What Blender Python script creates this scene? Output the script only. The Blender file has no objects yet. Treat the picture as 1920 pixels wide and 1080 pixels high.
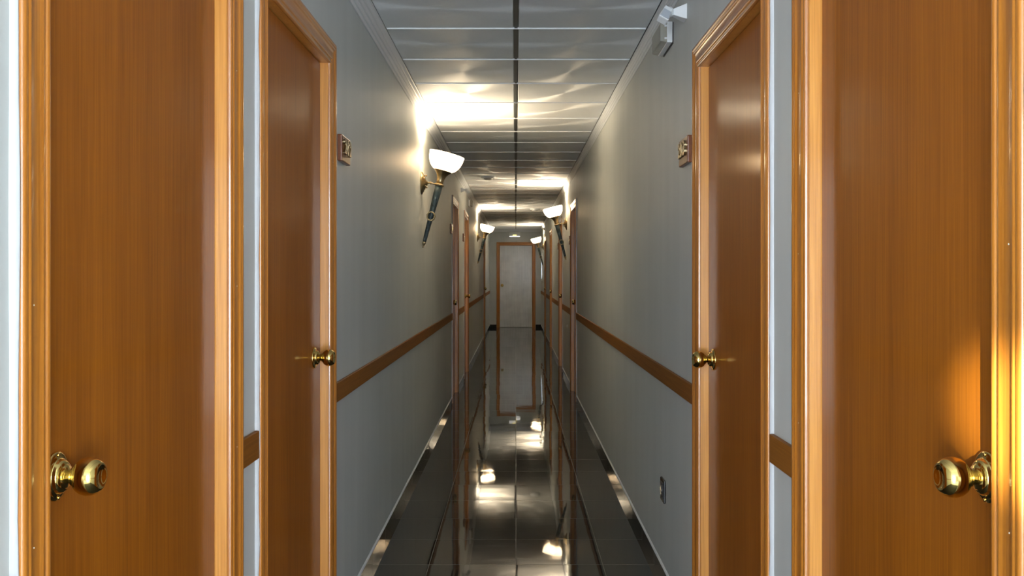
import bpy, bmesh, math, random
from mathutils import Vector, Matrix
random.seed(7)
SC = bpy.context.scene
COL = SC.collection
PI = math.pi

# ------------------------------------------------------------------ layout (metres; X right, Y down the corridor, Z up)
EYE = 1.305
XL, XR = -0.651, 0.631          # wall faces
H = EYE + 1.143                 # ceiling underside
YB, YE = -0.25, 22.7            # rear wall / end wall
F = 1716.0

# ------------------------------------------------------------------ helpers
def tag(o, label=None, cat=None, group=None, kind=None):
    if label: o['label'] = label
    if cat: o['category'] = cat
    if group: o['group'] = group
    if kind: o['kind'] = kind
    return o

class MB:
    """mesh builder; every add_* takes an optional transform function p(x,y,z)->Vector"""
    def __init__(self):
        self.bm = bmesh.new()
        self.uv = self.bm.loops.layers.uv.new('UVMap')
    def face(self, pts, smooth=False, uvs=None, mi=0):
        vs = [self.bm.verts.new(p) for p in pts]
        try: f = self.bm.faces.new(vs)
        except ValueError: return None
        f.smooth = smooth; f.material_index = mi
        if uvs:
            for l, u in zip(f.loops, uvs): l[self.uv].uv = u
        return f
    def box(self, a, b, bevel=0.0, tf=None, mi=0, seg=2):
        x0, y0, z0 = (min(a[i], b[i]) for i in range(3)); x1, y1, z1 = (max(a[i], b[i]) for i in range(3))
        r = bmesh.ops.create_cube(self.bm, size=1.0)
        vs = r['verts']
        for v in vs:
            v.co = Vector(((x0+x1)/2+v.co.x*(x1-x0), (y0+y1)/2+v.co.y*(y1-y0), (z0+z1)/2+v.co.z*(z1-z0)))
        fs = set(f for v in vs for f in v.link_faces)
        for f in fs: f.material_index = mi
        if bevel > 0:
            es = list(set(e for v in vs for e in v.link_edges))
            rr = bmesh.ops.bevel(self.bm, geom=es, offset=bevel, segments=seg, affect='EDGES', profile=0.5)
            fs = set(rr['faces']) | set(f for f in fs if f.is_valid)
            vs = list(set(v for f in fs for v in f.verts))
            for f in fs: f.material_index = mi
        if tf:
            for v in vs: v.co = Vector(tf(*v.co))
        return vs
    def hexa(self, bot, top, bevel=0.0):
        """8 corner solid: two quads in the same order"""
        vb = [self.bm.verts.new(p) for p in bot]; vt = [self.bm.verts.new(p) for p in top]
        fs = [self.bm.faces.new(vb[::-1]), self.bm.faces.new(vt)]
        for i in range(4):
            j = (i+1) % 4
            fs.append(self.bm.faces.new((vb[i], vb[j], vt[j], vt[i])))
        if bevel > 0:
            es = list(set(e for f in fs for e in f.edges))
            bmesh.ops.bevel(self.bm, geom=es, offset=bevel, segments=2, affect='EDGES', profile=0.5)
    def lathe(self, prof, o, axis, seg=32, mi=0, smooth=True, sx=1.0, sy=1.0, caps=True):
        """prof: list of (r, t) along axis from o"""
        ax = Vector(axis).normalized(); o = Vector(o)
        u = ax.orthogonal().normalized()
        if abs(ax.z) < 0.95: u = Vector((0, 0, 1)).cross(ax).normalized()
        w = ax.cross(u)
        rings = []
        for r, t in prof:
            if r < 1e-6:
                rings.append([self.bm.verts.new(o + ax*t)])
            else:
                rings.append([self.bm.verts.new(o + ax*t + (u*math.cos(2*PI*k/seg)*sx + w*math.sin(2*PI*k/seg)*sy)*r) for k in range(seg)])
        for A, B in zip(rings, rings[1:]):
            for k in range(seg):
                j = (k+1) % seg
                a = [A[0]] if len(A) == 1 else [A[k], A[j]]
                b = [B[0]] if len(B) == 1 else [B[j], B[k]]
                q = a + b
                if len(q) < 3: continue
                f = self.bm.faces.new(q); f.smooth = smooth; f.material_index = mi
        if caps:
            for R in (rings[0], rings[-1]):
                if len(R) > 2:
                    f = self.bm.faces.new(R); f.material_index = mi
    def tube(self, pts, r, seg=12, closed=False, smooth=True):
        pts = [Vector(p) for p in pts]; n = len(pts)
        rs = r if isinstance(r, (list, tuple)) else [r]*n
        rings = []; prev = None
        for i, p in enumerate(pts):
            a = pts[(i-1) % n] if (closed or i > 0) else p
            b = pts[(i+1) % n] if (closed or i < n-1) else p
            t = (b-a).normalized()
            if prev is None: u = t.orthogonal().normalized()
            else:
                u = prev - t*prev.dot(t); u.normalize()
            prev = u; w = t.cross(u)
            rings.append([self.bm.verts.new(p+(u*math.cos(2*PI*k/seg)+w*math.sin(2*PI*k/seg))*rs[i]) for k in range(seg)])
        m = n if closed else n-1
        for i in range(m):
            A, B = rings[i], rings[(i+1) % n]
            for k in range(seg):
                j = (k+1) % seg
                f = self.bm.faces.new((A[k], A[j], B[j], B[k])); f.smooth = smooth
        if not closed:
            for R in (rings[0], rings[-1]): self.bm.faces.new(R)
    def extrude_y(self, prof, y0, y1, smooth=False, mi=0, caps=True):
        """closed profile of (x,z) swept along Y"""
        A = [self.bm.verts.new((x, y0, z)) for x, z in prof]
        B = [self.bm.verts.new((x, y1, z)) for x, z in prof]
        n = len(prof)
        for i in range(n):
            j = (i+1) % n
            f = self.bm.faces.new((A[i], A[j], B[j], B[i])); f.smooth = smooth; f.material_index = mi
        if caps:
            self.bm.faces.new(A[::-1]).material_index = mi; self.bm.faces.new(B).material_index = mi
    def build(self, name, mat, parent=None, recalc=True, at=None):
        if recalc: bmesh.ops.recalc_face_normals(self.bm, faces=self.bm.faces[:])
        if at is not None: bmesh.ops.translate(self.bm, verts=self.bm.verts[:], vec=-Vector(at))
        me = bpy.data.meshes.new(name); self.bm.to_mesh(me); self.bm.free()
        for m in (mat if isinstance(mat, (list, tuple)) else [mat]): me.materials.append(m)
        o = bpy.data.objects.new(name, me); COL.objects.link(o)
        if at is not None: o.location = at
        if parent: 
            o.parent = parent
        return o

def empty(name, loc, rotz=0.0):
    o = bpy.data.objects.new(name, None); COL.objects.link(o)
    o.location = loc; o.rotation_euler = (0, 0, rotz); o.empty_display_size = 0.1
    return o

def copy_tree(o, parent=None):
    c = o.copy(); COL.objects.link(c)
    if parent: c.parent = parent
    for ch in [k for k in list(COL.objects) if k.parent == o]: copy_tree(ch, c)
    return c

# ------------------------------------------------------------------ materials
def newmat(name):
    m = bpy.data.materials.new(name); m.use_nodes = True
    nt = m.node_tree; b = nt.nodes['Principled BSDF']
    return m, nt, b
def N(nt, t, **kw):
    n = nt.nodes.new(t)
    for k, v in kw.items():
        if k in ('operation', 'noise_dimensions', 'data_type', 'blend_type', 'feature', 'wave_type', 'bands_direction', 'direction_type', 'axis', 'uv_map'): setattr(n, k, v)
        else: n.inputs[k].default_value = v
    return n
def L(nt, a, b): nt.links.new(a, b)
def math_(nt, op, a, b=None):
    n = nt.nodes.new('ShaderNodeMath'); n.operation = op
    for i, v in enumerate((a, b)):
        if v is None: continue
        if hasattr(v, 'node'): L(nt, v, n.inputs[i])
        else: n.inputs[i].default_value = v
    return n.outputs[0]
def plain(name, col, rough=0.5, metal=0.0, coat=0.0, coat_r=0.1, noise=0.0, nscale=30, bump=0.0, spec=0.5):
    m, nt, b = newmat(name)
    b.inputs['Base Color'].default_value = (*col, 1); b.inputs['Roughness'].default_value = rough
    b.inputs['Metallic'].default_value = metal; b.inputs['Coat Weight'].default_value = coat
    b.inputs['Coat Roughness'].default_value = coat_r; b.inputs['Specular IOR Level'].default_value = spec
    tc = N(nt, 'ShaderNodeTexCoord')
    nz = N(nt, 'ShaderNodeTexNoise', Scale=nscale, Detail=4.0)
    L(nt, tc.outputs['Object'], nz.inputs['Vector'])
    if noise > 0:
        mx = nt.nodes.new('ShaderNodeMix'); mx.data_type = 'RGBA'
        mx.inputs[6].default_value = (*[c*(1-noise) for c in col], 1); mx.inputs[7].default_value = (*[min(1, c*(1+noise)) for c in col], 1)
        L(nt, nz.outputs['Fac'], mx.inputs[0]); L(nt, mx.outputs[2], b.inputs['Base Color'])
    if bump > 0:
        bp = N(nt, 'ShaderNodeBump', Strength=bump, Distance=0.002)
        L(nt, nz.outputs['Fac'], bp.inputs['Height']); L(nt, bp.outputs['Normal'], b.inputs['Normal'])
    return m

def wood(name, dark, light, rough=0.35, coat=0.5, coat_r=0.12, coord='Object', long_axis=2, fine=150.0, bump=0.15, figure=1.0, spec=0.5):
    m, nt, b = newmat(name)
    tc = N(nt, 'ShaderNodeTexCoord'); oi = N(nt, 'ShaderNodeObjectInfo')
    src = tc.outputs['UV' if coord == 'UV' else 'Object']
    add = N(nt, 'ShaderNodeVectorMath', operation='ADD'); L(nt, src, add.inputs[0])
    off = N(nt, 'ShaderNodeVectorMath', operation='SCALE'); off.inputs['Scale'].default_value = 7.0
    cmb = N(nt, 'ShaderNodeCombineXYZ')
    for i in range(3): L(nt, oi.outputs['Random'], cmb.inputs[i])
    L(nt, cmb.outputs[0], off.inputs[0]); L(nt, off.outputs[0], add.inputs[1])
    def noise(across, along, detail, dist=0.0):
        mp = N(nt, 'ShaderNodeMapping'); s = [across]*3; s[long_axis] = along
        mp.inputs['Scale'].default_value = s
        L(nt, add.outputs[0], mp.inputs['Vector'])
        n = N(nt, 'ShaderNodeTexNoise', Scale=1.0, Detail=detail, Distortion=dist); L(nt, mp.outputs[0], n.inputs['Vector'])
        return n.outputs['Fac']
    fineg = noise(fine, 4.5, 5.0)            # pores
    mid = noise(26.0, 0.55, 3.0, 0.4)        # growth bands
    big = noise(5.0*figure, 0.25, 2.0)       # broad tone
    s = math_(nt, 'ADD', math_(nt, 'MULTIPLY', fineg, 0.52), math_(nt, 'ADD', math_(nt, 'MULTIPLY', mid, 0.30), math_(nt, 'MULTIPLY', big, 0.30)))
    cr = nt.nodes.new('ShaderNodeValToRGB'); L(nt, s, cr.inputs[0])
    cr.color_ramp.elements[0].position = 0.36; cr.color_ramp.elements[0].color = (*dark, 1)
    cr.color_ramp.elements[1].position = 0.76; cr.color_ramp.elements[1].color = (*light, 1)
    L(nt, cr.outputs[0], b.inputs['Base Color'])
    b.inputs['Roughness'].default_value = rough; b.inputs['Coat Weight'].default_value = coat; b.inputs['Coat Roughness'].default_value = coat_r
    b.inputs['Specular IOR Level'].default_value = spec
    bp = N(nt, 'ShaderNodeBump', Strength=bump, Distance=0.0006); L(nt, fineg, bp.inputs['Height'])
    L(nt, bp.outputs[0], b.inputs['Normal']); L(nt, bp.outputs[0], b.inputs['Coat Normal'])
    return m

M = {}
M['leaf'] = wood('varnished_door_veneer', (0.195, 0.055, 0.0025), (0.345, 0.108, 0.006), rough=0.55, coat=0.30, coat_r=0.13, fine=190, spec=0.15)
M['casing'] = wood('varnished_casing_wood', (0.29, 0.092, 0.009), (0.51, 0.192, 0.024), rough=0.32, coat=0.6, coat_r=0.08, coord='UV', long_axis=1, fine=240)
M['frame'] = wood('varnished_frame_wood', (0.46, 0.180, 0.030), (0.76, 0.36, 0.080), rough=0.32, coat=0.6, coat_r=0.10, fine=240)
M['rail'] = wood('oak_rail_wood', (0.150, 0.050, 0.005), (0.29, 0.108, 0.012), rough=0.55, coat=0.0, spec=0.2, coat_r=0.25, long_axis=1, fine=220)
M['plate'] = wood('red_brown_plaque_wood', (0.115, 0.032, 0.010), (0.22, 0.068, 0.022), rough=0.35, coat=0.4, coat_r=0.12, long_axis=1, fine=260)
M['brass'] = plain('polished_brass', (0.66, 0.48, 0.16), rough=0.10, metal=1.0, noise=0.08, nscale=60)
M['antique'] = plain('antique_brass', (0.38, 0.30, 0.175), rough=0.28, metal=1.0, noise=0.35, nscale=70)
M['steel'] = plain('chrome', (0.55, 0.56, 0.58), rough=0.12, metal=1.0, noise=0.03)
M['darkchrome'] = plain('dark_chrome', (0.13, 0.13, 0.135), rough=0.10, metal=1.0, noise=0.03)
M['black'] = plain('black_plastic_and_shadow', (0.02, 0.02, 0.022), rough=0.3, noise=0.1)
M['white'] = plain('white_plastic', (0.72, 0.745, 0.77), rough=0.35, noise=0.02)
M['greyplastic'] = plain('grey_lens_plastic', (0.42, 0.46, 0.52), rough=0.3, noise=0.03)
M['greywhite'] = plain('grey_white_plastic', (0.50, 0.52, 0.53), rough=0.4, noise=0.03)
M['cornice'] = plain('painted_plaster_moulding', (0.64, 0.67, 0.70), rough=0.55, noise=0.03, nscale=12)
M['caulk'] = plain('white_painted_sealant', (0.43, 0.44, 0.455), rough=0.5, noise=0.04, nscale=40, bump=0.6)
M['bounce_floor'] = plain('pale_landing_bounce_floor', (0.58, 0.58, 0.57), rough=0.4, noise=0.05, nscale=5)
M['runner'] = plain('dark_metal_runner', (0.13, 0.14, 0.14), rough=0.42, metal=0.5, noise=0.1)
M['crossbar'] = plain('pale_cross_tee', (0.80, 0.82, 0.84), rough=0.4, noise=0.03)

# painted wall: faint vertical roller streaks and blotches
def wall_mat():
    m, nt, b = newmat('grey_wall_paint')
    g = N(nt, 'ShaderNodeNewGeometry')
    mp = N(nt, 'ShaderNodeMapping'); mp.inputs['Scale'].default_value = (9, 9, 0.5); L(nt, g.outputs['Position'], mp.inputs[0])
    n1 = N(nt, 'ShaderNodeTexNoise', Scale=1.0, Detail=3.0); L(nt, mp.outputs[0], n1.inputs['Vector'])
    n2 = N(nt, 'ShaderNodeTexNoise', Scale=2.2, Detail=4.0); L(nt, g.outputs['Position'], n2.inputs['Vector'])
    n3 = N(nt, 'ShaderNodeTexNoise', Scale=420.0, Detail=2.0); L(nt, g.outputs['Position'], n3.inputs['Vector'])
    f = math_(nt, 'ADD', math_(nt, 'MULTIPLY', n1.outputs['Fac'], 0.5), math_(nt, 'MULTIPLY', n2.outputs['Fac'], 0.5))
    cr = nt.nodes.new('ShaderNodeValToRGB'); L(nt, f, cr.inputs[0])
    cr.color_ramp.elements[0].position = 0.3; cr.color_ramp.elements[0].color = (0.455, 0.478, 0.465, 1)
    cr.color_ramp.elements[1].position = 0.7; cr.color_ramp.elements[1].color = (0.525, 0.547, 0.530, 1)
    L(nt, cr.outputs[0], b.inputs['Base Color'])
    b.inputs['Roughness'].default_value = 0.5; b.inputs['Specular IOR Level'].default_value = 0.35
    bp = N(nt, 'ShaderNodeBump', Strength=0.12, Distance=0.001); L(nt, n3.outputs['Fac'], bp.inputs['Height']); L(nt, bp.outputs[0], b.inputs['Normal'])
    return m
M['wall'] = wall_mat()

TILE = 0.391; TY0 = 4.123
def floor_mat(name, baseboard=False):
    m, nt, b = newmat(name)
    g = N(nt, 'ShaderNodeNewGeometry'); sp = N(nt, 'ShaderNodeSeparateXYZ'); L(nt, g.outputs['Position'], sp.inputs[0])
    u = math_(nt, 'DIVIDE', math_(nt, 'SUBTRACT', sp.outputs[0], 0.001), TILE)
    v = math_(nt, 'DIVIDE', math_(nt, 'SUBTRACT', sp.outputs[1], TY0 - 20*TILE), TILE)
    fu, fv = math_(nt, 'FRACT', u), math_(nt, 'FRACT', v)
    iu, iv = math_(nt, 'FLOOR', u), math_(nt, 'FLOOR', v)
    def edge(f): return math_(nt, 'MINIMUM', f, math_(nt, 'SUBTRACT', 1.0, f))
    e = edge(fv) if baseboard else math_(nt, 'MINIMUM', edge(fu), edge(fv))
    grout = math_(nt, 'LESS_THAN', e, 0.0042)
    cx = N(nt, 'ShaderNodeCombineXYZ'); L(nt, iu, cx.inputs[0]); L(nt, iv, cx.inputs[1])
    wn = N(nt, 'ShaderNodeTexWhiteNoise', noise_dimensions='3D'); L(nt, cx.outputs[0], wn.inputs['Vector'])
    # tile colour
    nz = N(nt, 'ShaderNodeTexNoise', Scale=6.0, Detail=5.0); L(nt, g.outputs['Position'], nz.inputs['Vector'])
    t = math_(nt, 'ADD', math_(nt, 'MULTIPLY', nz.outputs['Fac'], 0.7), math_(nt, 'MULTIPLY', wn.outputs['Value'], 0.3))
    cr = nt.nodes.new('ShaderNodeValToRGB'); L(nt, t, cr.inputs[0])
    cr.color_ramp.elements[0].position = 0.25; cr.color_ramp.elements[0].color = (0.019, 0.0195, 0.019, 1)
    cr.color_ramp.elements[1].position = 0.75; cr.color_ramp.elements[1].color = (0.032, 0.0325, 0.031, 1)
    mx = nt.nodes.new('ShaderNodeMix'); mx.data_type = 'RGBA'
    L(nt, grout, mx.inputs[0]); L(nt, cr.outputs[0], mx.inputs[6]); mx.inputs[7].default_value = (0.10, 0.10, 0.095, 1)
    L(nt, mx.outputs[2], b.inputs['Base Color'])
    rg = math_(nt, 'ADD', math_(nt, 'MULTIPLY', grout, 0.4), 0.09 if baseboard else 0.03); L(nt, rg, b.inputs['Roughness'])
    b.inputs['IOR'].default_value = 1.10 if baseboard else 1.42
    # each tile lies at a slightly different tilt, with long low waves in the polish
    sub = N(nt, 'ShaderNodeVectorMath', operation='SUBTRACT'); L(nt, wn.outputs['Color'], sub.inputs[0]); sub.inputs[1].default_value = (0.5, 0.5, 0.5)
    sc = N(nt, 'ShaderNodeVectorMath', operation='MULTIPLY'); L(nt, sub.outputs[0], sc.inputs[0]); sc.inputs[1].default_value = (0.005, 0.008, 0.0)
    wv = N(nt, 'ShaderNodeTexNoise', Scale=5.5, Detail=1.0); L(nt, g.outputs['Position'], wv.inputs['Vector'])
    bp = N(nt, 'ShaderNodeBump', Strength=0.06, Distance=0.004); L(nt, wv.outputs['Fac'], bp.inputs['Height'])
    ad = N(nt, 'ShaderNodeVectorMath', operation='ADD'); L(nt, bp.outputs[0], ad.inputs[0]); L(nt, sc.outputs[0], ad.inputs[1])
    nm = N(nt, 'ShaderNodeVectorMath', operation='NORMALIZE'); L(nt, ad.outputs[0], nm.inputs[0]); L(nt, nm.outputs[0], b.inputs['Normal'])
    return m
M['floor'] = floor_mat('polished_dark_porcelain_tile')
M['base'] = floor_mat('polished_dark_skirting_tile', True)

CT = 0.606; CY0 = 4.222
def ceil_mat():
    """satin metal-faced panels brushed in a radial sunburst round each panel's centre"""
    m, nt, b = newmat('sunburst_ceiling_panel')
    g = N(nt, 'ShaderNodeNewGeometry'); sp = N(nt, 'ShaderNodeSeparateXYZ'); L(nt, g.outputs['Position'], sp.inputs[0])
    u = math_(nt, 'DIVIDE', math_(nt, 'SUBTRACT', sp.outputs[0], 0.001), 0.60)
    v = math_(nt, 'DIVIDE', math_(nt, 'SUBTRACT', sp.outputs[1], CY0 - 20*CT), CT)
    fu = math_(nt, 'SUBTRACT', math_(nt, 'FRACT', u), 0.5); fv = math_(nt, 'SUBTRACT', math_(nt, 'FRACT', v), 0.5)
    tv = N(nt, 'ShaderNodeCombineXYZ'); L(nt, fu, tv.inputs[0]); L(nt, fv, tv.inputs[1])
    nm = N(nt, 'ShaderNodeVectorMath', operation='NORMALIZE'); L(nt, tv.outputs[0], nm.inputs[0])
    cx = N(nt, 'ShaderNodeCombineXYZ'); L(nt, math_(nt, 'FLOOR', u), cx.inputs[0]); L(nt, math_(nt, 'FLOOR', v), cx.inputs[1])
    wn = N(nt, 'ShaderNodeTexWhiteNoise', noise_dimensions='3D'); L(nt, cx.outputs[0], wn.inputs['Vector'])
    nz = N(nt, 'ShaderNodeTexNoise', Scale=60.0, Detail=3.0); L(nt, g.outputs['Position'], nz.inputs['Vector'])
    t = math_(nt, 'ADD', math_(nt, 'MULTIPLY', nz.outputs['Fac'], 0.5), math_(nt, 'MULTIPLY', wn.outputs['Value'], 0.5))
    cr = nt.nodes.new('ShaderNodeValToRGB'); L(nt, t, cr.inputs[0])
    cr.color_ramp.elements[0].position = 0.2; cr.color_ramp.elements[0].color = (0.84, 0.865, 0.885, 1)
    cr.color_ramp.elements[1].position = 0.8; cr.color_ramp.elements[1].color = (0.90, 0.925, 0.945, 1)
    L(nt, cr.outputs[0], b.inputs['Base Color'])
    b.inputs['Metallic'].default_value = 0.16; b.inputs['Specular IOR Level'].default_value = 0.35; b.inputs['Roughness'].default_value = 0.72; b.inputs['Anisotropic'].default_value = 0.9
    b.inputs['Anisotropic Rotation'].default_value = 0.25
    L(nt, nm.outputs[0], b.inputs['Tangent'])
    f = N(nt, 'ShaderNodeTexNoise', Scale=700.0, Detail=1.0); L(nt, g.outputs['Position'], f.inputs['Vector'])
    bp = N(nt, 'ShaderNodeBump', Strength=0.10, Distance=0.0008); L(nt, f.outputs['Fac'], bp.inputs['Height']); L(nt, bp.outputs[0], b.inputs['Normal'])
    return m
M['ceil'] = ceil_mat()

def patina():
    m, nt, b = newmat('verdigris_patina_metal')
    tc = N(nt, 'ShaderNodeTexCoord')
    mp = N(nt, 'ShaderNodeMapping'); mp.inputs['Scale'].default_value = (70, 70, 22); L(nt, tc.outputs['Object'], mp.inputs[0])
    n = N(nt, 'ShaderNodeTexNoise', Scale=1.0, Detail=6.0, Distortion=0.6); L(nt, mp.outputs[0], n.inputs['Vector'])
    cr = nt.nodes.new('ShaderNodeValToRGB'); L(nt, n.outputs['Fac'], cr.inputs[0])
    cr.color_ramp.elements[0].position = 0.38; cr.color_ramp.elements[0].color = (0.024, 0.036, 0.040, 1)
    cr.color_ramp.elements[1].position = 0.62; cr.color_ramp.elements[1].color = (0.070, 0.100, 0.106, 1)
    e = cr.color_ramp.elements.new(0.74); e.color = (0.25, 0.29, 0.28, 1)
    L(nt, cr.outputs[0], b.inputs['Base Color'])
    b.inputs['Metallic'].default_value = 0.3; b.inputs['Roughness'].default_value = 0.5
    bp = N(nt, 'ShaderNodeBump', Strength=0.5, Distance=0.001); L(nt, n.outputs['Fac'], bp.inputs['Height']); L(nt, bp.outputs[0], b.inputs['Normal'])
    return m
M['patina'] = patina()

def shade_glass():
    m, nt, b = newmat('lit_frosted_glass_shade')
    b.inputs['Base Color'].default_value = (0.95, 0.92, 0.86, 1); b.inputs['Roughness'].default_value = 0.3
    tc = N(nt, 'ShaderNodeTexCoord'); nz = N(nt, 'ShaderNodeTexNoise', Scale=18.0, Detail=2.0); L(nt, tc.outputs['Object'], nz.inputs['Vector'])
    mr = N(nt, 'ShaderNodeMapRange'); mr.inputs['To Min'].default_value = 1.9; mr.inputs['To Max'].default_value = 2.5
    L(nt, nz.outputs['Fac'], mr.inputs['Value']); L(nt, mr.outputs[0], b.inputs['Emission Strength'])
    b.inputs['Emission Color'].default_value = (1.0, 0.83, 0.60, 1)
    tp = N(nt, 'ShaderNodeBsdfTransparent'); tp.inputs['Color'].default_value = (1.0, 0.9, 0.75, 1)
    mx = N(nt, 'ShaderNodeMixShader'); mx.inputs[0].default_value = 0.74
    L(nt, tp.outputs[0], mx.inputs[1]); L(nt, b.outputs[0], mx.inputs[2]); L(nt, mx.outputs[0], nt.nodes['Material Output'].inputs['Surface'])
    return m
M['shade'] = shade_glass()

def end_door():  # glossy wood leaf; the window's reflection is painted into its colour as pale grey
    m, nt, b = newmat('door_with_painted_window_sheen')
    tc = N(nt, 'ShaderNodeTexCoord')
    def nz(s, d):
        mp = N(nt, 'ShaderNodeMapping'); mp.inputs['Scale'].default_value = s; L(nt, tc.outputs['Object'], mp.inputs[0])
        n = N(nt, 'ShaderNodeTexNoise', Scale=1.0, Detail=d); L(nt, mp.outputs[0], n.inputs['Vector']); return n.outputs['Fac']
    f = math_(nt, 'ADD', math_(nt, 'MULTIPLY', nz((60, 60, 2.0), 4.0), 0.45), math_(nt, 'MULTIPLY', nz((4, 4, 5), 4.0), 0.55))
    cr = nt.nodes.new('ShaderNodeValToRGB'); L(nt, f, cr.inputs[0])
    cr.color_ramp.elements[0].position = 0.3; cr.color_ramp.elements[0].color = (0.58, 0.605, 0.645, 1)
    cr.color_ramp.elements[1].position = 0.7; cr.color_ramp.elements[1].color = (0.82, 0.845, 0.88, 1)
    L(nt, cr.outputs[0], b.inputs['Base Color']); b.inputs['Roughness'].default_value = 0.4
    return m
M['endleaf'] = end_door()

def frosted(name, col, alpha):
    m, nt, b = newmat(name)
    out = nt.nodes['Material Output']
    tl = N(nt, 'ShaderNodeBsdfTranslucent'); tl.inputs['Color'].default_value = (*col, 1)
    tp = N(nt, 'ShaderNodeBsdfTransparent')
    b.inputs['Base Color'].default_value = (*col, 1); b.inputs['Roughness'].default_value = 0.35
    m1 = N(nt, 'ShaderNodeMixShader'); m1.inputs[0].default_value = 0.5; L(nt, tl.outputs[0], m1.inputs[1]); L(nt, b.outputs[0], m1.inputs[2])
    tc = N(nt, 'ShaderNodeTexCoord'); nz = N(nt, 'ShaderNodeTexNoise', Scale=50.0); L(nt, tc.outputs['Object'], nz.inputs['Vector'])
    mr = N(nt, 'ShaderNodeMapRange'); mr.inputs['To Min'].default_value = alpha-0.04; mr.inputs['To Max'].default_value = alpha+0.04
    L(nt, nz.outputs['Fac'], mr.inputs['Value'])
    m2 = N(nt, 'ShaderNodeMixShader'); L(nt, mr.outputs[0], m2.inputs[0]); L(nt, tp.outputs[0], m2.inputs[1]); L(nt, m1.outputs[0], m2.inputs[2])
    L(nt, m2.outputs[0], out.inputs['Surface'])
    return m
M['diffuser'] = frosted('smoky_clear_diffuser', (0.62, 0.60, 0.52), 0.55)
M['frostpane'] = frosted('frosted_window_glass', (0.26, 0.27, 0.28), 0.97)
def glow(name, col, s):
    m, nt, b = newmat(name)
    b.inputs['Base Color'].default_value = (*col, 1)
    tc = N(nt, 'ShaderNodeTexCoord'); nz = N(nt, 'ShaderNodeTexNoise', Scale=30.0); L(nt, tc.outputs['Object'], nz.inputs['Vector'])
    mr = N(nt, 'ShaderNodeMapRange'); mr.inputs['To Min'].default_value = s*0.85; mr.inputs['To Max'].default_value = s*1.15
    L(nt, nz.outputs['Fac'], mr.inputs['Value']); L(nt, mr.outputs[0], b.inputs['Emission Strength'])
    b.inputs['Emission Color'].default_value = (*col, 1)
    return m
M['strip'] = glow('lit_lamp_strip', (1.0, 0.97, 0.9), 1.2)
M['led'] = glow('lit_yellow_led', (1.0, 0.75, 0.12), 2.5)

# ------------------------------------------------------------------ doors: where they stand
CW = 0.080                      # casing width
doorsL = [(1.262, 2.062, 2.040), (2.370, 3.172, 2.040), (9.38, 10.18, 2.040), (11.53, 12.33, 2.040), (18.28, 19.08, 2.030)]
doorsR = [(1.196, 1.967, 2.014), (2.322, 3.120, 2.014), (9.50, 10.30, 2.020), (12.33, 13.13, 2.020), (15.78, 16.58, 2.020), (18.88, 19.68, 2.020)]
WT = 0.13

# ------------------------------------------------------------------ setting
def side_wall(name, x, s, doors, window=None, early=None):
    """s=-1 left (solid lies at x-WT), +1 right"""
    m = MB(); y = YB
    if early:
        a, b, z0, z1 = early
        m.box((x, y, 0), (x+s*WT, a, H+0.05)); m.box((x, a, 0), (x+s*WT, b, z0)); m.box((x, a, z1), (x+s*WT, b, H+0.05)); y = b
    for (a, b, h) in doors:
        m.box((x, y, 0), (x+s*WT, a-0.022, H+0.05)); m.box((x, a-0.022, h+0.022), (x+s*WT, b+0.022, H+0.05)); m.box((x+s*0.10, a-0.022, 0), (x+s*WT, b+0.022, h+0.022)); y = b+0.022
    if window:
        a, b, z0, z1 = window
        m.box((x, y, 0), (x+s*WT, a, H+0.05)); m.box((x, a, 0), (x+s*WT, b, z0)); m.box((x, a, z1), (x+s*WT, b, H+0.05)); y = b
    m.box((x, y, 0), (x+s*WT, YE+0.12, H+0.05))
    return m.build(name, M['wall'])
WIN2 = (21.55, 22.45, 1.19, 1.80)
tag(side_wall('wall_left', XL, -1, doorsL), 'long grey painted wall on the left of the corridor', 'wall', kind='structure')
tag(side_wall('wall_right', XR, 1, doorsR, WIN2), 'long grey painted wall on the right of the corridor', 'wall', kind='structure')
EX0, EX1, EH = -0.397, 0.410, 2.035   # end door opening
m = MB()
m.box((XL, YE, 0), (EX0-0.022, YE+0.12, H+0.05)); m.box((EX1+0.022, YE, 0), (XR, YE+0.12, H+0.05)); m.box((EX0-0.022, YE, EH+0.022), (EX1+0.022, YE+0.12, H+0.05)); m.box((EX0-0.022, YE+0.10, 0), (EX1+0.022, YE+0.12, EH+0.022))
tag(m.build('wall_end', M['wall']), 'painted wall closing the far end of the corridor', 'wall', kind='structure')
# landing behind the photographer: the corridor opens into it, tall windows stand either side of the corridor's axis
LX, LY = 2.60, -3.60
WINS = [(-2.30, -0.72), (0.72, 2.30)]; WZ0, WZ1 = 0.08, 2.30
m = MB()
m.box((-LX, LY-0.12, 0), (WINS[0][0], LY, H+0.05)); m.box((WINS[0][1], LY-0.12, 0), (WINS[1][0], LY, H+0.05)); m.box((WINS[1][1], LY-0.12, 0), (LX, LY, H+0.05))
for a, b in WINS:
    m.box((a, LY-0.12, 0), (b, LY, WZ0)); m.box((a, LY-0.12, WZ1), (b, LY, H+0.05))
for sx in (-1, 1):
    m.box((sx*LX, LY-0.12, 0), (sx*(LX+0.12), YB+0.12, H+0.05))
m.box((-LX, YB, 0), (XL-WT, YB+0.12, H+0.05)); m.box((XR+WT, YB, 0), (LX, YB+0.12, H+0.05))
m.box((-LX, LY, H), (LX, YB, H+0.05))
tag(m.build('wall_back', M['wall']), 'painted walls of the landing behind the near end', 'wall', kind='structure')
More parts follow.
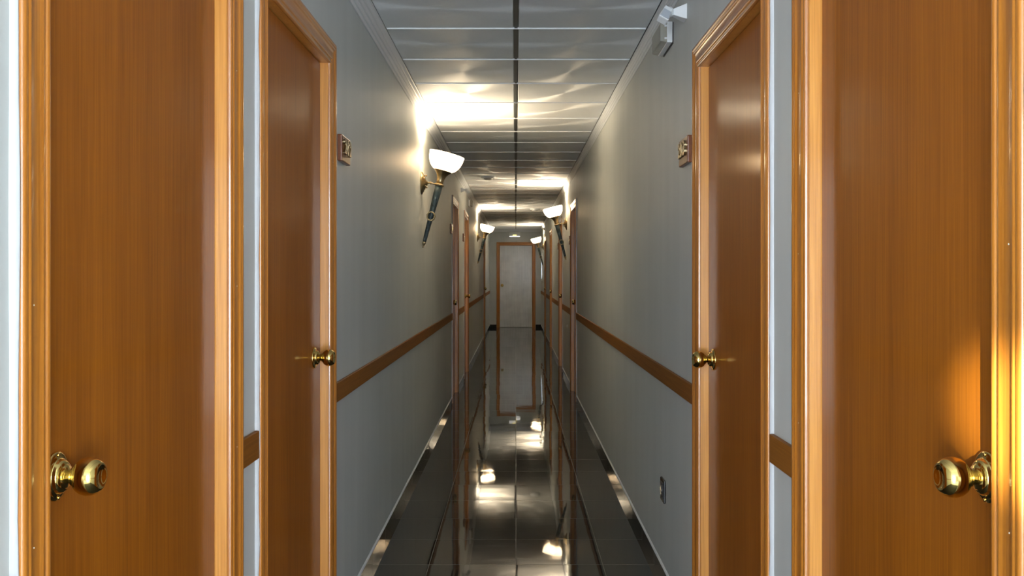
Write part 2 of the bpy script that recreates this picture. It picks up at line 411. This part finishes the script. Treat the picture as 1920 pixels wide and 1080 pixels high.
for k, (a, b) in enumerate(WINS):
    wf = MB()
    for p, q in (((a, WZ0), (a+0.05, WZ1)), ((b-0.05, WZ0), (b, WZ1)), ((a+0.05, WZ0), (b-0.05, WZ0+0.05)), ((a+0.05, WZ1-0.05), (b-0.05, WZ1)), (((a+b)/2+0.30, WZ0+0.05), ((a+b)/2+0.34, WZ1-0.05))):
        wf.box((p[0], LY-0.09, p[1]), (q[0], LY-0.03, q[1]), 0.004)
    tag(wf.build(f'window_{k+2}', M['white']), f'tall white framed landing window on the {("left", "right")[k]}', 'window', kind='structure')

m = MB(); m.box((XL-WT, YB, -0.06), (XR+WT, YE+0.12, 0.0)); m.box((-LX-0.12, LY-0.12, -0.06), (LX+0.12, YB, 0.0), mi=1)  # unseen landing part is pale, added to bounce daylight onto the ceiling
tag(m.build('floor', [M['floor'], M['bounce_floor']]), 'polished dark grey tile floor mirroring the lamps', 'floor', kind='structure')

# ceiling: two rows of panels in a T grid
m = MB(); m.box((XL, YB, H+0.004), (XR, YE, H+0.05), mi=2)
y = CY0 - 20*CT
rows = []
while y < YE:
    y0, y1 = max(y, YB), min(y+CT, YE)
    if y1 > YB+0.01: rows.append((y0, y1))
    y += CT
for (y0, y1) in rows:
    for (x0, x1) in ((-0.600, -0.011), (0.013, 0.606)):
        m.box((x0, y0+0.004, H-0.004), (x1, y1-0.0025, H+0.006), bevel=0.0035, seg=1, mi=0)
    m.box((-0.594, y1-0.002, H-0.0095), (0.600, y1+0.003, H+0.005), mi=1)
ceil = tag(m.build('ceiling', [M['ceil'], M['crossbar'], M['runner']]), 'suspended ceiling of square sunburst metal panels in a grid', 'ceiling', kind='structure')
m = MB(); m.extrude_y([(-0.0115, H+0.004), (-0.0115, H-0.0005), (-0.006, H-0.0005), (-0.006, H-0.006), (0.008, H-0.006), (0.008, H-0.0005), (0.0135, H-0.0005), (0.0135, H+0.004)], YB, YE)
m.build('ceiling_runner', M['runner'], ceil)

# cornices (a stepped plaster moulding), three of them
def cornice_prof(x, s, p, h):
    """s=+1 grows to +x from a wall face at x"""
    pts = [(0, 0), (p, 0)]
    k = 5
    pts += [(p, -0.10*h), (0.93*p, -0.12*h), (0.86*p, -0.20*h), (0.90*p, -0.26*h), (0.80*p, -0.36*h), (0.68*p, -0.40*h), (0.70*p, -0.48*h), (0.56*p, -0.58*h), (0.44*p, -0.60*h), (0.46*p, -0.68*h), (0.32*p, -0.78*h), (0.20*p, -0.80*h), (0.22*p, -0.90*h), (0.12*p, -h), (0, -h)]
    return [(x+s*a, H-0.002+b) for a, b in pts]
m = MB(); m.extrude_y(cornice_prof(XL, 1, 0.050, 0.072), YB, YE); tag(m.build('trim_1', M['cornice']), 'grey stepped cornice along the top of the left wall', 'cornice', kind='structure')
m = MB(); m.extrude_y(cornice_prof(XR, -1, 0.022, 0.076), YB, YE); tag(m.build('trim_2', M['cornice']), 'grey stepped cornice along the top of the right wall', 'cornice', kind='structure')
m = MB(); prof = cornice_prof(0, 1, 0.04, 0.072)
A = [m.bm.verts.new((XL+0.05, YE-a, z)) for a, z in prof]; B = [m.bm.verts.new((XR-0.022, YE-a, z)) for a, z in prof]
for i in range(len(prof)):
    j = (i+1) % len(prof); m.bm.faces.new((A[i], A[j], B[j], B[i]))
tag(m.build('trim_3', M['cornice']), 'short grey cornice above the end door', 'cornice', kind='structure')

# chair rails and skirting run between the door casings
def runs(doors, lo=YB, hi=YE):
    out = []; y = lo
    for (a, b, h) in doors:
        out.append((y, a-CW-0.008)); y = b+CW
    out.append((y, hi)); return out
tn = 4
WHERE = {'L': ['left wall rail behind the camera', 'short oak rail piece between the two nearest left doors', 'long oak chair rail on the left wall under the first torch lamp',
               'oak rail between the third and fourth left doors', 'oak rail on the left wall under the second left torch lamp', 'oak rail at the far end of the left wall'],
         'R': ['right wall rail behind the camera', 'short oak rail piece between the two nearest right doors', 'long oak chair rail on the right wall above the chrome socket',
               'oak rail on the right wall under the right torch lamp', 'oak rail beyond the fourth right door', 'oak rail beyond the fifth right door', 'oak rail at the far end of the right wall']}
for side, x, s, doors in (('L', XL, 1, doorsL), ('R', XR, -1, doorsR)):
    mb = MB(); mc = MB()
    for i, (a, b) in enumerate(runs(doors)):
        m = MB(); m.box((x, a, EYE-0.457), (x+s*0.012, b, EYE-0.388), bevel=0.002)
        tag(m.build(f'trim_{tn}', M['rail']), WHERE[side][i], 'chair rail', kind='structure'); tn += 1
        mb.box((x, a, 0), (x+s*0.008, b, 0.058), bevel=0.001)
        mc.extrude_y([(x, 0.0575), (x+s*0.0070, 0.0575), (x+s*0.0060, 0.0615), (x, 0.067)], a, b)
    nm = 'left' if side == 'L' else 'right'
    bo = tag(mb.build(f'baseboard_{nm}', M['base']), f'low polished dark tile skirting along the {nm} wall', 'baseboard', kind='structure')
    mc.build('sealant_line', M['cornice'], bo)
m = MB()
m.box((XL+0.008, YE-0.008, 0), (EX0-CW-0.004, YE, 0.075)); m.box((EX1+CW+0.004, YE-0.008, 0), (XR-0.008, YE, 0.075))
tag(m.build('baseboard_end', M['base']), 'dark tile skirting either side of the end door', 'baseboard', kind='structure')
for (a, b, t) in ((XL+0.012, EX0-CW, 'pale rail on the end wall left of the end door'), (EX1+CW, XR-0.012, 'pale rail on the end wall right of the end door')):
    m = MB(); m.box((a, YE-0.012, EYE-0.457), (b, YE, EYE-0.388), bevel=0.002)
    tag(m.build(f'trim_{tn}', M['wall']), t, 'chair rail', kind='structure'); tn += 1

# ------------------------------------------------------------------ door builder
CPROF = [(0, 0), (0, 0.0090), (0.0015, 0.0105), (0.004, 0.0112), (0.008, 0.0110), (0.0105, 0.0098), (0.0115, 0.0078), (0.0135, 0.0074), (0.0155, 0.0082),
         (0.017, 0.0102), (0.019, 0.0116), (0.022, 0.0120), (0.025, 0.0116), (0.027, 0.0106), (0.032, 0.0098), (0.038, 0.0094), (0.044, 0.0096), (0.050, 0.0104), (0.0545, 0.0120),
         (0.0560, 0.0136), (0.0580, 0.0146), (0.0605, 0.0148), (0.0630, 0.0142), (0.0645, 0.0130), (0.0660, 0.0132), (0.0675, 0.0148), (0.0705, 0.0158), (0.0745, 0.0158), (0.0775, 0.0150), (0.0795, 0.0130), (0.080, 0.0110), (0.080, 0)]
def casing_mesh(P, a, b, h):
    """P(u, n, z): u along the wall, n out of the wall"""
    m = MB(); s = 0.0; acc = [0.0]
    for p, q in zip(CPROF, CPROF[1:]): s += math.hypot(q[0]-p[0], q[1]-p[1]); acc.append(s)
    def path(w): return [(a-w, 0.0), (a-w, h+w), (b+w, h+w), (b+w, 0.0)]
    lens = [0, h, h+b-a, h+b-a+h]
    rows = []
    for (w, n) in CPROF: rows.append([m.bm.verts.new(P(u, n, z)) for u, z in path(w)])
    for i in range(len(CPROF)-1):
        for k in range(3):
            q = [rows[i][k], rows[i][k+1], rows[i+1][k+1], rows[i+1][k]]
            f = m.bm.faces.new(q); f.smooth = True
            uv = [(acc[i]+k*0.37, lens[k]), (acc[i]+k*0.37, lens[k+1]), (acc[i+1]+k*0.37, lens[k+1]), (acc[i+1]+k*0.37, lens[k])]
            for l, c in zip(f.loops, uv): l[m.uv].uv = c
    for k in range(3):   # mitres stay sharp
        for r0, r1 in zip(rows, rows[1:]):
            e = m.bm.edges.get((r0[k], r1[k]))
            if e: e.smooth = False
    return m

KNOB = [(0.0, 0.0), (0.036, 0.0), (0.0362, 0.002), (0.0350, 0.0042), (0.031, 0.0052), (0.0260, 0.0056), (0.0248, 0.0075), (0.0245, 0.0115), (0.0225, 0.0145), (0.0195, 0.0160), (0.0170, 0.0165), (0.0160, 0.0195), (0.0, 0.0195)]
BALL = [(0.0, 0.017), (0.0105, 0.017), (0.0105, 0.0255), (0.0135, 0.0265), (0.0135, 0.0285), (0.0165, 0.0305), (0.0215, 0.035), (0.0252, 0.041), (0.0268, 0.048), (0.0262, 0.055), (0.024, 0.0615), (0.0205, 0.0665), (0.018, 0.0685), (0.016, 0.0688), (0.0135, 0.0665), (0.009, 0.064), (0.0, 0.063)]
NAIL = plain('pale_filler', (0.75, 0.70, 0.6), rough=0.6, noise=0.1)
dn = 1
BALL = [(r*1.05 if t > 0.026 else r, t) for r, t in BALL]
def make_door(origin, ux, nx, a, b, h, knob_u, knob_z, label, leafmat=None, caulk=True, caulk_side=-1):
    """origin: point on wall face; ux: unit along wall; nx: unit out of the wall; a,b along ux"""
    global dn
    mid = (a+b)/2
    base = Vector(origin) + Vector(ux)*mid
    root = empty(f'door_{dn}', base); dn += 1
    tag(root, label, 'door', kind='structure')
    UX, NX = Vector(ux), Vector(nx)
    def P(u, n, z): return UX*(u-mid) + NX*n + Vector((0, 0, z))
    casing_mesh(P, a, b, h).build('casing', M['casing'], root)
    rec = -0.026
    fr = MB()                                   # lining with its stop
    for (u0, u1, z0, z1) in ((a-0.020, a, 0, h+0.02), (b, b+0.020, 0, h+0.02), (a, b, h, h+0.02)):
        fr.box((u0, -0.0995, z0), (u1, 0.0005, z1), tf=lambda x, y, z: P(x, y, z))
    fr.build('door_frame', M['frame'], root)
    lf = MB(); g = 0.003
    lf.box((a+g, rec-0.040, 0.006), (b-g, rec, h-g), bevel=0.0015, tf=lambda x, y, z: P(x, y, z))
    lf.build('door_leaf', leafmat or M['leaf'], root)
    kb = MB(); kb.lathe(BALL, P(knob_u, rec, knob_z), nx, seg=40); kn = kb.build('door_knob', M['brass'], root)
    rs = MB(); rs.lathe(KNOB, P(knob_u, rec, knob_z), nx, seg=40)
    for q in range(2):
        ang = PI/2 + q*PI
        c = P(knob_u, rec+0.004, knob_z) + UX*0.0315*math.cos(ang) + Vector((0, 0, 0.0315*math.sin(ang)))
        rs.lathe([(0, 0), (0.0028, 0), (0.0026, 0.0026), (0, 0.0032)], c, nx, seg=10)
    rs.build('rosette', M['brass'], kn)
    if caulk:
        c = MB(); u = a-CW if caulk_side < 0 else b+CW; d = caulk_side
        zs = [0.0]; 
        while zs[-1] < h+CW: zs.append(min(zs[-1]+0.09, h+CW))
        pr = [(u, 0.0), (u, 0.0105), (u+d*0.003, 0.010), (u+d*0.0055, 0.0035), (u+d*0.0065, 0.0)]
        rnd = random.Random(dn)
        rings = []
        for z in zs:
            j = rnd.uniform(0.75, 1.15)
            rings.append([c.bm.verts.new(P(u+(x-u)*j, n*j, z)) for x, n in pr])
        for A, B in zip(rings, rings[1:]):
            for i in range(len(pr)-1):
                f = c.bm.faces.new((A[i], A[i+1], B[i+1], B[i])); f.smooth = True
        o = c.build('sealant_bead', M['caulk'], root); o['label'] = 'white painted sealant edge'
    if abs(mid) < 5 and abs(nx[0]) > 0.5:          # pale filled nail heads, only readable on the near doors
        rnd = random.Random(dn*5)
        for uu in (a-0.044, b+0.044):
            for z in (0.95, 1.30, 1.72):
                pins = MB()
                c = P(uu+rnd.uniform(-.004, .004), 0.0095, z+rnd.uniform(-.06, .06))
                pins.lathe([(0, -0.001), (0.0015, 0), (0.0010, 0.0005), (0, 0.0006)], c, nx, seg=8)
                pins.build('nail_head', NAIL, root)
    return root

LABL = ['varnished oak door nearest the camera on the left with brass knob at its near edge',
        'second oak door on the left beside the 202 plaque',
        'third door along the left wall just past the first torch lamp', 'fourth door along the left wall before the second left torch lamp',
        'dark door farthest along the left wall']
LABR = ['varnished oak door nearest the camera on the right with sun patch above its brass knob',
        'second oak door on the right beside the 203 plaque',
        'third door along the right wall just in front of the right torch lamp', 'fourth door along the right wall behind the right torch lamp',
        'fifth door along the right wall, narrow sliver in the distance', 'dark door farthest along the right wall']
KL = [(1.345, 1.009), (3.073, 1.027), (9.46, 1.02), (12.25, 1.022), (19.00, 1.02)]
KR = [(1.272, 1.024), (3.039, 1.024), (9.58, 1.02), (12.45, 1.02), (15.90, 1.02), (18.99, 1.02)]
for (a, b, h), (ku, kz), lb in zip(doorsL, KL, LABL): make_door((XL, 0, 0), (0, 1, 0), (1, 0, 0), a, b, h, ku, kz, lb)
for (a, b, h), (ku, kz), lb in zip(doorsR, KR, LABR): make_door((XR, 0, 0), (0, 1, 0), (-1, 0, 0), a, b, h, ku, kz, lb)
make_door((0, YE, 0), (1, 0, 0), (0, -1, 0), EX0, EX1, EH, -0.337, 1.045, 'door in an oak frame at the far end of the corridor, window sheen painted pale grey', leafmat=M['endleaf'], caulk=False)

# small frosted window low on the right wall by the end
a, b, z0, z1 = WIN2
wr = empty('window_1', (XR, (a+b)/2, z0)); tag(wr, 'small bright frosted window on the right wall near the end', 'window', kind='structure')
fr = MB()
for p, q in (((-0.012, a-0.02, z0-0.02), (0.05, a+0.02, z1+0.02)), ((-0.012, b-0.02, z0-0.02), (0.05, b+0.02, z1+0.02)), ((-0.012, a+0.02, z0-0.02), (0.05, b-0.02, z0+0.02)), ((-0.012, a+0.02, z1-0.02), (0.05, b-0.02, z1+0.02))):
    fr.box((p[0], p[1]-(a+b)/2, p[2]-z0), (q[0], q[1]-(a+b)/2, q[2]-z0), 0.002)
fr.build('window_frame', M['white'], wr)
pn = MB(); pn.box((-0.004, a+0.02-(a+b)/2, 0.02), (0.002, b-0.02-(a+b)/2, z1-z0-0.02)); pn.build('window_pane', M['frostpane'], wr)

# ------------------------------------------------------------------ torch sconces (local: wall at x=0, lamp grows to +x)
def make_sconce(first=True):
    r = empty('torch_sconce', (0, 0, 0))
    ax = Vector((0.252, 0, 0.968)).normalized()
    tip = Vector((0.010, 0, -0.447))          # relative to the backplate centre
    def at(t): return tip + ax*t
    bp = MB()
    bp.lathe([(0, 0), (0.078, 0), (0.078, 0.005), (0.074, 0.009), (0.068, 0.010), (0.064, 0.014), (0.058, 0.018), (0.048, 0.020), (0.044, 0.026), (0.034, 0.030), (0.022, 0.032), (0.016, 0.040), (0.012, 0.044), (0, 0.044)], (0, 0, 0), (1, 0, 0), seg=40)
    bo = bp.build('backplate', M['antique'], r)
    for k in range(3):
        an = PI/2 + k*2*PI/3
        sc = MB(); sc.lathe([(0, 0), (0.0035, 0), (0.0035, 0.012), (0.006, 0.013), (0.0065, 0.017), (0.0045, 0.021), (0, 0.022)], (0.018, 0.052*math.cos(an), 0.052*math.sin(an)), (1, 0, 0), seg=12)
        sc.build('thumb_screw', M['antique'], bo)
    c = at(0.452)
    arm = MB(); arm.tube([(0.040, 0, 0), (0.060, 0, 0.002), (0.080, 0, -0.003), (c.x-0.024, 0, c.z)], [0.008, 0.0055, 0.0055, 0.007], seg=12)
    arm.lathe([(0, -0.004), (0.010, -0.004), (0.012, 0), (0.010, 0.004), (0, 0.004)], (0.066, 0, 0.001), (1, 0, 0), seg=16)
    arm.build('arm', M['antique'], r)
    sh = MB(); sh.lathe([(0, 0.036), (0.0115, 0.036), (0.0135, 0.06), (0.0165, 0.16), (0.0205, 0.27), (0.0245, 0.37), (0.0275, 0.445), (0, 0.445)], tip, ax, seg=24)
    sh.build('torch_shaft', M['patina'], r)
    fi = MB(); fi.lathe([(0, 0), (0.0045, 0.002), (0.006, 0.008), (0.0045, 0.013), (0.008, 0.020), (0.0125, 0.030), (0.0135, 0.038), (0.012, 0.044), (0, 0.044)], tip, ax, seg=16)
    fi.build('finial', M['antique'], r)
    cl = MB(); cl.lathe([(0.026, 0.440), (0.031, 0.441), (0.034, 0.446), (0.034, 0.452), (0.030, 0.457), (0.025, 0.458)], tip, ax, seg=28); cl.build('collar', M['antique'], r)
    wr = MB(); o = at(0.225); per = Vector((0, 0, 1)); side = ax.cross(Vector((0, 1, 0)))
    for sgn in (-1, 1):
        pts = []; rr = []
        for k in range(28):
            t = 2*PI*k/28
            pts.append(o + Vector((0, sgn*0.018, 0)) + side*0.0245*math.cos(t) + ax*0.029*math.sin(t)); rr.append(0.0052+0.0016*math.sin(9*t))
        wr.tube(pts, rr, seg=10, closed=True)
    wr.build('wreath_ornament', M['antique'], r)
    cu = MB(); cu.lathe([(0, 0.455), (0.024, 0.455), (0.0245, 0.475), (0.027, 0.495), (0.034, 0.515), (0.046, 0.533), (0.060, 0.546), (0.063, 0.549), (0.060, 0.551), (0, 0.545)], tip, ax, seg=36); cu.build('flared_cup', M['antique'], r)
    gl = MB(); gl.lathe([(0, 0.549), (0.058, 0.549), (0.076, 0.558), (0.095, 0.577), (0.109, 0.602), (0.118, 0.632), (0.1225, 0.668), (0.1185, 0.668), (0.114, 0.632), (0.105, 0.604), (0.091, 0.581), (0.073, 0.563), (0.055, 0.554), (0, 0.554)], tip, ax, seg=48, caps=False)
    so = gl.build('glass_shade', M['shade'], r)
    bl = MB(); b0 = at(0.558); bl.lathe([(0, -0.006), (0.011, -0.006), (0.011, 0.012), (0.013, 0.016), (0.013, 0.026), (0, 0.026)], b0, ax, seg=16); bl.build('lamp_holder', M['antique'], r)
    return r, at(0.622)
SCP = 1.938
sc0, lampoff = make_sconce()
spots = [(XL, 6.31, 0.0, 'torch wall lamp nearest the camera on the left wall'), (XR, 11.30, PI, 'torch wall lamp beside the third door on the right wall'),
         (XL, 15.40, 0.0, 'smaller looking torch wall lamp farther along the left wall'), (XR, 20.6, PI, 'farthest torch wall lamp on the right wall by the end door')]
LAMPW = 15.0
for i, (x, y, rz, lb) in enumerate(spots):
    o = sc0 if i == 0 else copy_tree(sc0)
    o.location = (x, y, SCP); o.rotation_euler = (0, 0, rz)
    tag(o, lb, 'wall lamp', 'torch wall lamps')
for i, (x, y, rz, lb) in enumerate(spots):
    ld = bpy.data.lights.new('lamp_bulb', 'POINT'); ld.energy = LAMPW; ld.color = (1.0, 0.81, 0.56); ld.shadow_soft_size = 0.022
    lo = bpy.data.objects.new('lamp_bulb', ld); COL.objects.link(lo)
    s = 1 if rz == 0 else -1
    lo.location = (x+s*lampoff.x, y, SCP+lampoff.z)

# ------------------------------------------------------------------ number plaques
def digit_mesh(ch):
    cu = bpy.data.curves.new('digit', 'FONT'); cu.body = ch; cu.size = 0.072; cu.extrude = 0.0035; cu.bevel_depth = 0.0012; cu.offset = 0.0012
    cu.align_x = 'CENTER'; cu.align_y = 'CENTER'
    t = bpy.data.objects.new('digit', cu); COL.objects.link(t)
    dg = bpy.context.evaluated_depsgraph_get()
    me = bpy.data.meshes.new_from_object(t.evaluated_get(dg))
    bpy.data.objects.remove(t); bpy.data.curves.remove(cu)
    me.materials.clear(); me.materials.append(M['antique'])
    return me
DIG = {c: digit_mesh(c) for c in '023'}
def plaque(x, s, y0, y1, zc, text, label, hh=0.049):
    """s=+1 left wall (faces +x)"""
    r = empty('room_number_sign', (x, (y0+y1)/2, zc)); tag(r, label, 'room number sign', 'room number signs')
    w = (y1-y0)/2
    b = MB(); b.box((0, -w, -hh), (s*0.018, w, hh), bevel=0.004, seg=3); b.build('plaque_board', M['plate'], r)
    if text:
        for k, ch in enumerate(text):
            d = bpy.data.objects.new('digit', DIG[ch]); COL.objects.link(d); d.parent = r
            off = (k-1)*0.047
            d.location = (s*0.0215, off*s, 0.004)
            # glyph plane XY -> wall plane; reading direction is +y on the left wall, -y on the right wall
            d.rotation_euler = (PI/2, 0, PI/2 if s > 0 else -PI/2)
    else:
        n = MB(); n.box((s*0.018, -0.05, -0.018), (s*0.021, 0.05, 0.022), bevel=0.001); n.build('brass_number', M['brass'], r)
    return r
plaque(XL, 1, 3.335, 3.505, EYE+0.466, '202', 'wooden plaque with brass number 202 beside the second left door')
plaque(XR, -1, 3.268, 3.440, EYE+0.452, '203', 'wooden plaque with brass number 203 beside the second right door')
plaque(XL, 1, 9.06, 9.23, EYE+0.46, None, 'small plaque on the left wall just before the third left door')
plaque(XL, 1, 11.20, 11.37, EYE+0.46, None, 'small plaque between the third and fourth left doors')
plaque(XR, -1, 10.44, 10.60, EYE+0.40, None, 'small plaque on the right wall just past the third right door')
plaque(XR, -1, 13.28, 13.44, EYE+0.42, None, 'small plaque on the right wall just past the fourth right door')

# ------------------------------------------------------------------ motion sensors (local: wall at x=0, grows to +x)
def make_sensor():
    r = empty('mounted_motion_sensor', (0, 0, 0))
    b = MB()
    b.hexa([(0, -0.030, -0.029), (0, 0.030, -0.029), (0, 0.030, 0.029), (0, -0.030, 0.029)],
           [(0.046, -0.013, -0.010), (0.046, 0.013, -0.010), (0.046, 0.013, 0.014), (0.046, -0.013, 0.014)], bevel=0.0015)
    b.build('wall_bracket', M['white'], r)
    j = MB()
    j.lathe([(0, 0), (0.010, 0.001), (0.017, 0.006), (0.020, 0.013), (0.020, 0.026), (0.017, 0.033), (0.010, 0.038), (0, 0.039)], (0.043, 0, 0.004), (1, 0, 0), seg=28)
    j.build('swivel_joint', M['white'], r)
    h = MB()
    d = Vector((0.45, -0.35, -0.82)).normalized(); u = d.cross(Vector((0, 1, 0))).normalized(); v = u.cross(d)
    o = Vector((0.066, -0.004, 0.012))
    def Q(p, q, t): return o + u*p + v*q + d*t
    h.hexa([Q(-0.016, -0.020, 0), Q(0.016, -0.020, 0), Q(0.016, 0.016, 0), Q(-0.016, 0.016, 0)], [Q(-0.020, -0.022, 0.058), Q(0.020, -0.022, 0.058), Q(0.020, 0.016, 0.058), Q(-0.020, 0.016, 0.058)], bevel=0.004)
    hd = h.build('sensor_head', M['white'], r)
    l = MB()
    l.hexa([Q(-0.015, -0.0245, 0.020), Q(0.015, -0.0245, 0.020), Q(0.015, -0.018, 0.020), Q(-0.015, -0.018, 0.020)], [Q(-0.017, -0.0255, 0.054), Q(0.017, -0.0255, 0.054), Q(0.017, -0.018, 0.054), Q(-0.017, -0.018, 0.054)], bevel=0.002)
    lo = l.build('sensor_lens', M['greyplastic'], hd); lo['label'] = 'grey lens window'
    return r
s0 = make_sensor()
for i, (x, y, z, rz, fl, lb) in enumerate(((XR, 3.40, EYE+0.972, PI, 1, 'white motion sensor on an arm high on the right wall by the near emergency light'),
                                        (XL, 10.85, EYE+1.005, 0, 1, 'white motion sensor high on the left wall between the third and fourth left doors'),
                                        (XR, 19.9, EYE+1.005, PI, 1, 'tiny motion sensor high on the right wall near the farthest torch lamp'))):
    o = s0 if i == 0 else copy_tree(s0)
    o.location = (x, y, z); o.rotation_euler = (0, 0, rz)
    if rz: o.scale = (1, -1, 1)      # the right-wall units look back down the corridor too
    tag(o, lb, 'motion sensor', 'wall motion sensors')

# ------------------------------------------------------------------ emergency lights (local: wall at x=0, length along y)
def make_emergency(length=0.235, hh=0.042):
    r = empty('mounted_emergency_light', (0, 0, 0)); w = length/2
    b = MB(); b.box((0.004, -w, -hh), (0.026, w, hh), bevel=0.003)
    for z in (-0.6*hh, 0.6*hh): b.box((0.024, -w+0.002, z-0.004), (0.036, -w+0.012, z+0.004), bevel=0.001)
    b.build('light_base', M['white'], r)
    k = MB(); k.box((0.0, -w+0.004, -hh-0.004), (0.004, w-0.004, hh-0.002)); bo = k.build('shadow_strip', M['black'], r); bo['label'] = 'black strip painted as the shadow behind the base'  # dark strip standing in for the shadow gap at the wall
    d = MB(); d.hexa([(0.026, -w+0.002, -hh+0.002), (0.026, w-0.002, -hh+0.002), (0.026, w-0.002, hh-0.002), (0.026, -w+0.002, hh-0.002)],
                     [(0.052, -w+0.006, -hh+0.006), (0.052, w-0.006, -hh+0.006), (0.052, w-0.006, hh-0.006), (0.052, -w+0.006, hh-0.006)], bevel=0.002)
    do = d.build('light_diffuser', M['diffuser'], r); do['label'] = 'smoky translucent diffuser'
    t = MB(); t.tube([(0.038, -w+0.03, -0.2*hh), (0.038, w-0.03, -0.2*hh)], 0.006, seg=10); t.build('lamp_tube', M['greywhite'], do)
    return r
e0 = make_emergency()
for i, (x, y, z, rz, lb) in enumerate(((XR, 3.775, EYE+0.972, PI, 'emergency light with smoky diffuser high on the right wall under the near motion sensor'),
                                    (XL, 12.62, EYE+0.985, 0, 'small emergency light high on the left wall above the fourth left door'))):
    o = e0 if i == 0 else copy_tree(e0)
    o.location = (x, y, z); o.rotation_euler = (0, 0, rz)
    if rz: o.scale = (1, -1, 1)
    tag(o, lb, 'emergency light', 'wall emergency lights')
# the lit one above the end door
r = empty('mounted_emergency_light', (-0.026, YE, EYE+1.0)); tag(r, 'lit emergency light on the end wall above the end door', 'emergency light')
b = MB(); b.box((-0.14, -0.045, -0.058), (0.14, 0, 0.058), bevel=0.004); b.build('light_base', M['greywhite'], r)
t = MB(); t.tube([(-0.125, -0.052, -0.047), (0.125, -0.052, -0.047)], 0.008, seg=12); o = t.build('lamp_strip', M['strip'], r); o['label'] = 'glowing white lamp strip'
for dx in (-0.03, 0.0, 0.03):
    t = MB(); t.lathe([(0, 0), (0.010, 0), (0.009, 0.008), (0, 0.012)], (dx, -0.045, -0.016), (0, -1, 0), seg=12); o = t.build('indicator_led', M['led'], r); o['label'] = 'small yellow indicator'

# ------------------------------------------------------------------ smoke detectors on the ceiling
def make_detector(rad=0.085):
    r = empty('smoke_detector', (0, 0, 0)); k = rad/0.085
    b = MB(); b.lathe([(0, 0.004), (rad, 0.004), (rad, -0.012*k), (0.93*rad, -0.018*k), (0.7*rad, -0.022*k), (0, -0.022*k)], (0, 0, 0), (0, 0, 1), seg=36); b.build('detector_base', M['white'], r)
    d = MB(); d.lathe([(0, -0.020*k), (0.62*rad, -0.020*k), (0.58*rad, -0.030*k), (0.40*rad, -0.038*k), (0, -0.040*k)], (0, 0, 0), (0, 0, 1), seg=32); d.build('detector_dome', M['greywhite'], r)
    return r
d0 = make_detector()
d0.location = (-0.32, 10.60, H-0.0045); tag(d0, 'round white smoke detector on the ceiling, left of the centre runner', 'smoke detector', 'ceiling smoke detectors')
d1 = copy_tree(d0); d1.location = (0.335, 15.75, H-0.0045); tag(d1, 'small smoke detector farther along the ceiling, right of the centre runner', 'smoke detector', 'ceiling smoke detectors')

# ------------------------------------------------------------------ chrome wall socket and a small wall button
r = empty('wall_socket', (XR, 3.886, EYE-0.913)); tag(r, 'black and chrome wall socket low on the right wall', 'wall socket')
b = MB(); b.box((0, -0.047, -0.049), (-0.011, 0.047, 0.049), bevel=0.005, seg=3); b.build('chrome_frame', M['darkchrome'], r)
b = MB(); b.box((-0.010, -0.031, -0.034), (-0.0135, 0.031, 0.034), bevel=0.0015); o = b.build('socket_insert', M['black'], r); o['label'] = 'black socket insert'
b2 = MB(); b2.lathe([(0.0, 0), (0.019, 0), (0.021, 0.0015), (0.019, 0.002), (0, 0.0005)], (-0.0134, 0, 0), (-1, 0, 0), seg=28); b2.build('socket_well', M['steel'], o)
r = MB(); r.lathe([(0, 0), (0.016, 0), (0.016, 0.006), (0.012, 0.010), (0.005, 0.011), (0, 0.011)], (XR, 11.15, EYE-0.625), (-1, 0, 0), seg=20)
tag(r.build('wall_button', M['white'], at=(XR, 11.15, EYE-0.625)), 'tiny round white button on the right wall below the rail past the third right door', 'wall button')

# ------------------------------------------------------------------ light: sky through the rear window, low sun, the lamps
W = bpy.data.worlds.new('world'); SC.world = W; W.use_nodes = True
nt = W.node_tree; bg = nt.nodes['Background']
bg.inputs['Color'].default_value = (0.84, 0.92, 1.0, 1); bg.inputs['Strength'].default_value = 18.0
for a, b in WINS:
    pl = bpy.data.lights.new('window_daylight', 'AREA'); pl.shape = 'RECTANGLE'; pl.size = b-a; pl.size_y = WZ1-WZ0; pl.cycles.is_portal = True
    po = bpy.data.objects.new('window_daylight', pl); COL.objects.link(po); po.location = ((a+b)/2, LY-0.125, (WZ0+WZ1)/2)
    po.rotation_euler = Vector((0, 1, 0)).to_track_quat('-Z', 'Z').to_euler()
# low sun grazing the right wall
sl = bpy.data.lights.new('low_sun', 'SPOT'); sl.energy = 16000; sl.color = (1.0, 0.98, 0.82); sl.spot_size = math.radians(1.45); sl.spot_blend = 0.9; sl.shadow_soft_size = 0.03
so = bpy.data.objects.new('low_sun', sl); COL.objects.link(so)
tgt = Vector((0.64, 1.15, 1.12)); d = Vector((0.345, 0.935, -0.02)).normalized()
so.location = tgt - d*9.0; so.rotation_euler = d.to_track_quat('-Z', 'Z').to_euler()

# ------------------------------------------------------------------ camera
cd = bpy.data.cameras.new('camera'); co = bpy.data.objects.new('camera', cd); COL.objects.link(co)
co.location = (0, 0, EYE); co.rotation_euler = (PI/2, 0, 0)
cd.sensor_width = 36.0; cd.lens = F/1920*36.0; cd.shift_x = -7/1920; cd.shift_y = -24.5/1920; cd.clip_start = 0.02
SC.camera = co
SC.view_settings.view_transform = 'Standard'; SC.view_settings.look = 'None'; SC.view_settings.gamma = 1.0; SC.view_settings.exposure = 1.2
SC.view_settings.use_curve_mapping = False
SC.cycles.max_bounces = 14; SC.cycles.diffuse_bounces = 8; SC.cycles.glossy_bounces = 6; SC.cycles.transparent_max_bounces = 8
SC.cycles.sample_clamp_indirect = 6.0
SC.cycles.use_denoising = True
SC.cycles.caustics_reflective = True
